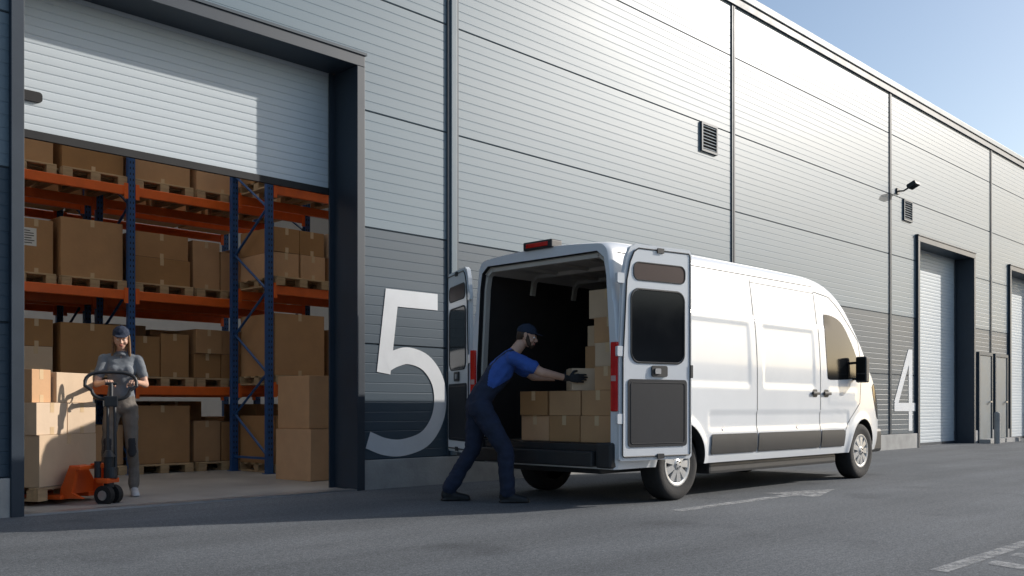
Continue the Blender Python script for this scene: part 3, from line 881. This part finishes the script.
def head(F,c,R,hairstyle,hl='hair'):
    c=V(c)
    def P(x,y,z):return c+R@V((x,y,z))
    E=lambda l,p,r:F.ell(l,P(*p),r,R)
    E('skin',(0,0,.02),(.074,.092,.092))
    F.hull('skin',[(P(0,.02,-.02),(.066,.07,.06),R),(P(0,.055,-.085),(.028,.024,.022),R),(P(0,.0,-.06),(.055,.04,.03),R)])
    E('skin',(0,.076,.012),(.045,.02,.012))
    F.hull('skin',[(P(0,.088,.0),.008,None),(P(0,.108,-.028),.010,None),(P(.012,.092,-.033),.008,None),(P(-.012,.092,-.033),.008,None)])
    for s in (-1,1):
        F.hull('skin',[(P(s*.074,-.005,.01),(.007,.016,.02),R),(P(s*.072,-.002,-.025),(.006,.009,.012),R)])
        E('eye',(s*.030,.079,-.002),(.013,.010,.007));E('iris',(s*.030,.0855,-.002),(.006,.005,.006))
        E('skin',(s*.038,.055,-.035),(.022,.025,.022))
        E(hl,(s*.030,.088,.016),(.018,.006,.004))
    E('lip',(0,.087,-.058),(.022,.010,.006));E('lip',(0,.086,-.066),(.018,.010,.006))
    F.hemi('cap',P(0,-.004,.034),(.084,.104,.088),R,-.12)
    F.hull('cap',[(P(0,.085,.040),(.066,.01,.006),R),(P(0,.145,.034),(.045,.012,.005),R),(P(.045,.115,.034),(.012,.02,.004),R),(P(-.045,.115,.034),(.012,.02,.004),R)])
    F.ell('cap',P(0,0,.122),(.009,.009,.005),R)
    if hairstyle=='short':
        F.hull(hl,[(P(0,-.03,.01),(.078,.07,.05),R),(P(0,-.055,-.035),(.055,.04,.03),R)])
        F.hull(hl,[(P(0,.058,-.088),(.034,.028,.022),R),(P(0,.075,-.075),(.02,.018,.012),R)])
        for s in (-1,1):F.hull(hl,[(P(s*.066,.012,-.01),(.010,.016,.03),R),(P(s*.045,.045,-.075),(.018,.022,.02),R)])
        F.hull(hl,[(P(.018,.090,-.047),(.012,.006,.004),R),(P(-.018,.090,-.047),(.012,.006,.004),R)])
    else:
        F.hull(hl,[(P(0,-.03,.01),(.082,.072,.05),R),(P(0,-.05,-.06),(.074,.048,.05),R)])
        for s in (-1,1):
            F.hull(hl,[(P(s*.072,.022,.01),(.012,.024,.03),R),(P(s*.074,-.005,-.08),(.018,.030,.04),R),(P(s*.080,.02,-.17),(.014,.022,.03),R)])
        F.hull(hl,[(P(0,-.07,-.04),(.06,.03,.03),R),(P(0,-.075,-.16),(.06,.025,.05),R)])
def rotx(a):return Matrix.Rotation(math.radians(a),3,'X')
def rotz(a):return Matrix.Rotation(math.radians(a),3,'Z')
def person(name,loc,yaw):
    e=empty(name,loc);e.rotation_euler=(0,0,yaw);return e
HM={'skin':M_skin,'eye':M_eye,'iris':M_iris,'lip':M_lip,'cap':M_cap}
f=V((-.40,-.917,0));wy=math.atan2(-f.x,f.y)
WO=person('warehouse_worker',(4.14,.98,.012),wy)
F=Fig()
F.hull('polo',[((0,.0,1.0),(.135,.10,.06),None),((0,.0,1.10),(.118,.088,.06),None)])
F.hull('polo',[((0,.0,1.10),(.118,.088,.06),None),((0,.02,1.25),(.142,.110,.06),None)])
F.hull('polo',[((0,.012,1.26),(.142,.100,.06),None),((.09,-.01,1.365),(.055,.050,.04),None),((-.09,-.01,1.365),(.055,.050,.04),None)])
for s in (-1,1): F.ell('polo',(s*.062,.088,1.245),(.055,.042,.055))
F.hull('polo',[((.115,-.01,1.37),.045,None),((-.115,-.01,1.37),.045,None),((0,-.005,1.405),(.052,.048,.028),None)])
F.hull('polo',[((0,.0,1.43),(.054,.054,.012),None),((0,.01,1.405),(.060,.060,.012),None)])
F.cap('skin',(0,-.005,1.38),.043,(0,.012,1.49),.042)
F.hull('pants',[((0,0,.98),(.135,.10,.05),None),((.05,-.01,.87),(.10,.105,.06),None),((-.05,-.01,.87),(.10,.105,.06),None)])
for s,kn,an in ((1,(.12,.07,.50),(.13,.0,.10)),(-1,(-.10,.03,.50),(-.12,-.08,.10))):
    F.cap('pants',(s*.080,-.005,.86),.085,kn,.058);F.cap('pants',kn,.058,(an[0],an[1],.30),.054);F.cap('pants',(an[0],an[1]+.0,.32),.054,(an[0],an[1],.11),.054)
    F.hull('patch',[((kn[0],kn[1]+.035,kn[2]+.06),(.038,.03,.03),None),((kn[0],kn[1]+.03,kn[2]-.08),(.036,.03,.03),None)])
    F.hull('shoe',[((an[0],an[1]-.03,.055),(.038,.04,.05),None),((an[0]+s*.01,an[1]+.08,.035),(.042,.05,.035),None),((an[0]+s*.015,an[1]+.14,.028),(.038,.04,.028),None)])
    F.hull('shoe',[((an[0],an[1]-.035,.012),(.042,.045,.012),None),((an[0]+s*.015,an[1]+.145,.012),(.043,.045,.012),None)])
    F.cap('patch',(an[0],an[1],.13),.045,(an[0],an[1]-.01,.06),.042)
arms=[(V((s*.155,-.01,1.36)),V((s*.225,.09,1.11)),V((s*.135,.33,1.13))) for s in (1,-1)]
for sh,el,wr in arms:
    mid=sh.lerp(el,.62)
    F.cap('polo',sh,.054,mid,.053);F.cap('skin',mid-(mid-sh)*.1,.040,el,.034);F.cap('skin',el,.034,wr,.023)
    F.cap('skin',wr,.022,wr+(wr-el).normalized()*.02,.021)
F.build('body',.009,{'polo':M_polo,'skin':M_skin,'pants':M_pants,'patch':M_patch,'shoe':M_shoew},None,WO,5,folds=('polo','pants'),foldamp=.007)
F=Fig();head(F,(0,.05,1.572),rotx(-16),'long')
F.build('head',.0036,{**HM,'hair':M_hairl},None,WO,3)
F=Fig()
for s,(sh,el,wr) in zip((1,-1),arms):
    hand(F,'skin',wr+V((0,.015,0)),(-s*.35,1,.05),(0,0,-1),(-s,0,0),(.7,1.1,.9),.6,.93)
F.build('hands',.0038,{'skin':M_skin},None,WO,2)
f=V((.78,-.626,0));my=math.atan2(-f.x,f.y)
ML=V((6.33,-1.88,0))
MA=person('delivery_worker',tuple(ML),my)
# the carton he is pushing in
hc=ML+f*.985
carton(hc.x,hc.y,zf+.484,.29,.27,.21,my,True,tapex=False)
F=Fig()
tilt=rotx(-36)
F.hull('navy',[((0,-.01,.97),(.155,.125,.07),None),((0,.06,1.07),(.145,.115,.06),tilt)])
F.hull('shirt',[((0,.06,1.07),(.145,.112,.06),tilt),((0,.20,1.25),(.172,.125,.08),tilt)])
F.hull('shirt',[((0,.20,1.25),(.172,.125,.08),tilt),((.13,.285,1.355),(.062,.06,.055),None),((-.13,.285,1.355),(.062,.06,.055),None),((0,.28,1.40),(.08,.06,.035),tilt)])
F.cap('skin',(0,.29,1.38),.058,(0,.385,1.50),.056)
F.hull('shirt',[((0,.315,1.425),(.066,.06,.012),tilt),((0,.30,1.40),(.07,.068,.012),tilt)])
F.hull('navy',[((0,-.01,.98),(.155,.12,.06),None),((.07,-.02,.88),(.105,.12,.07),None),((-.07,-.02,.88),(.105,.12,.07),None)])
legs=[(V((.10,-.01,.88)),V((.13,.22,.50)),V((.12,.24,.10)),1,0.),(V((-.10,-.02,.88)),V((-.13,-.06,.50)),V((-.15,-.29,.12)),-1,0.)]
for h_,kn,an,s,_ in legs:
    m=kn.lerp(an,.5)
    F.cap('navy',h_,.112,kn,.080);F.cap('navy',kn,.080,m,.074);F.cap('navy',m,.074,an+(an-kn).normalized()*-.01,.074)
    F.hull('shoe',[((an.x,an.y-.035,.06),(.042,.045,.055),None),((an.x+s*.01,an.y+.09,.04),(.047,.055,.04),None),((an.x+s*.02,an.y+.165,.032),(.044,.04,.03),None)])
    F.hull('shoe',[((an.x,an.y-.04,.012),(.046,.05,.012),None),((an.x+s*.02,an.y+.17,.012),(.048,.045,.012),None)])
    F.cap('shoe',(an.x,an.y,.14),.05,(an.x,an.y-.01,.06),.048)
arms=[(V((.185,.29,1.355)),V((.25,.55,1.22)),V((.178,.80,1.17))),(V((-.185,.29,1.355)),V((-.25,.54,1.20)),V((-.178,.79,1.18)))]
for sh,el,wr in arms:
    mid=sh.lerp(el,.66)
    F.cap('shirt',sh,.068,mid,.064);F.cap('skin',mid-(mid-sh)*.1,.050,el,.044);F.cap('skin',el,.046,wr,.030)
def rel(l,c):
    if l=='shirt':
        ax=V((0,.53,.85));t=(c-V((0,.0,1.0))).dot(ax)
        if abs(c.x)<.17:
            if t<.10: return 'navy'
            w=.145-.28*(t-.10)
            if t<.30 and abs(c.x)<w: return 'navy'
            if .26<t and .045<abs(c.x)<.085 : return 'navy'
    return l
F.build('body',.009,{'shirt':M_shirt,'skin':M_skin,'navy':M_navy,'shoe':M_shoe},None,MA,5,relabel=rel,folds=('shirt','navy'),foldamp=.010)
F=Fig();head(F,(0,.44,1.575),rotz(-14)@rotx(-12),'short')
F.build('head',.0038,{**HM,'hair':M_hair},None,MA,3)
F=Fig()
for s,(sh,el,wr) in zip((1,-1),arms):
    F.cap('glove',wr-(wr-el).normalized()*.035,.034,wr,.030)
    hand(F,'glove',wr+V((0,.015,0)),(-s*.02,1,.0),(-s,.0,-.1),(0,0,1),(.10,.15,.12),.3,1.06)
F.build('gloved_hands',.0042,{'glove':M_glove},None,MA,2)

# ------------------------------------------------------------ light, world, camera
EL=math.radians(24);hx,hy=.898,-.44
sd=bpy.data.lights.new('sun','SUN');sd.energy=4.7;sd.angle=math.radians(.55);sd.color=(1,.94,.865)
so=bpy.data.objects.new('sun',sd);COL.objects.link(so)
tosun=V((hx*math.cos(EL),hy*math.cos(EL),math.sin(EL)));so.rotation_euler=tosun.to_track_quat('Z','Y').to_euler();so.location=(0,0,30)
w=bpy.data.worlds.new('World');S.world=w;w.use_nodes=True;nt=w.node_tree
bg=nt.nodes['Background'];sk=nt.nodes.new('ShaderNodeTexSky');sk.sky_type='NISHITA';sk.sun_disc=False
sk.sun_elevation=EL;sk.sun_rotation=math.atan2(hx,hy);sk.air_density=1.;sk.dust_density=1.2;sk.ozone_density=.8
nt.links.new(sk.outputs[0],bg.inputs[0]);bg.inputs[1].default_value=.15
cd=bpy.data.cameras.new('camera');cam=bpy.data.objects.new('camera',cd);COL.objects.link(cam)
cd.sensor_width=36;cd.lens=963/1024*36;cd.shift_y=(407-288)/1024;cd.clip_end=3000;cd.clip_start=.05
cam.location=(0,-8.45,.9);cam.rotation_euler=(math.radians(90),0,-math.radians(45.8));S.camera=cam
S.view_settings.view_transform='Standard';S.view_settings.look='None';S.view_settings.exposure=0
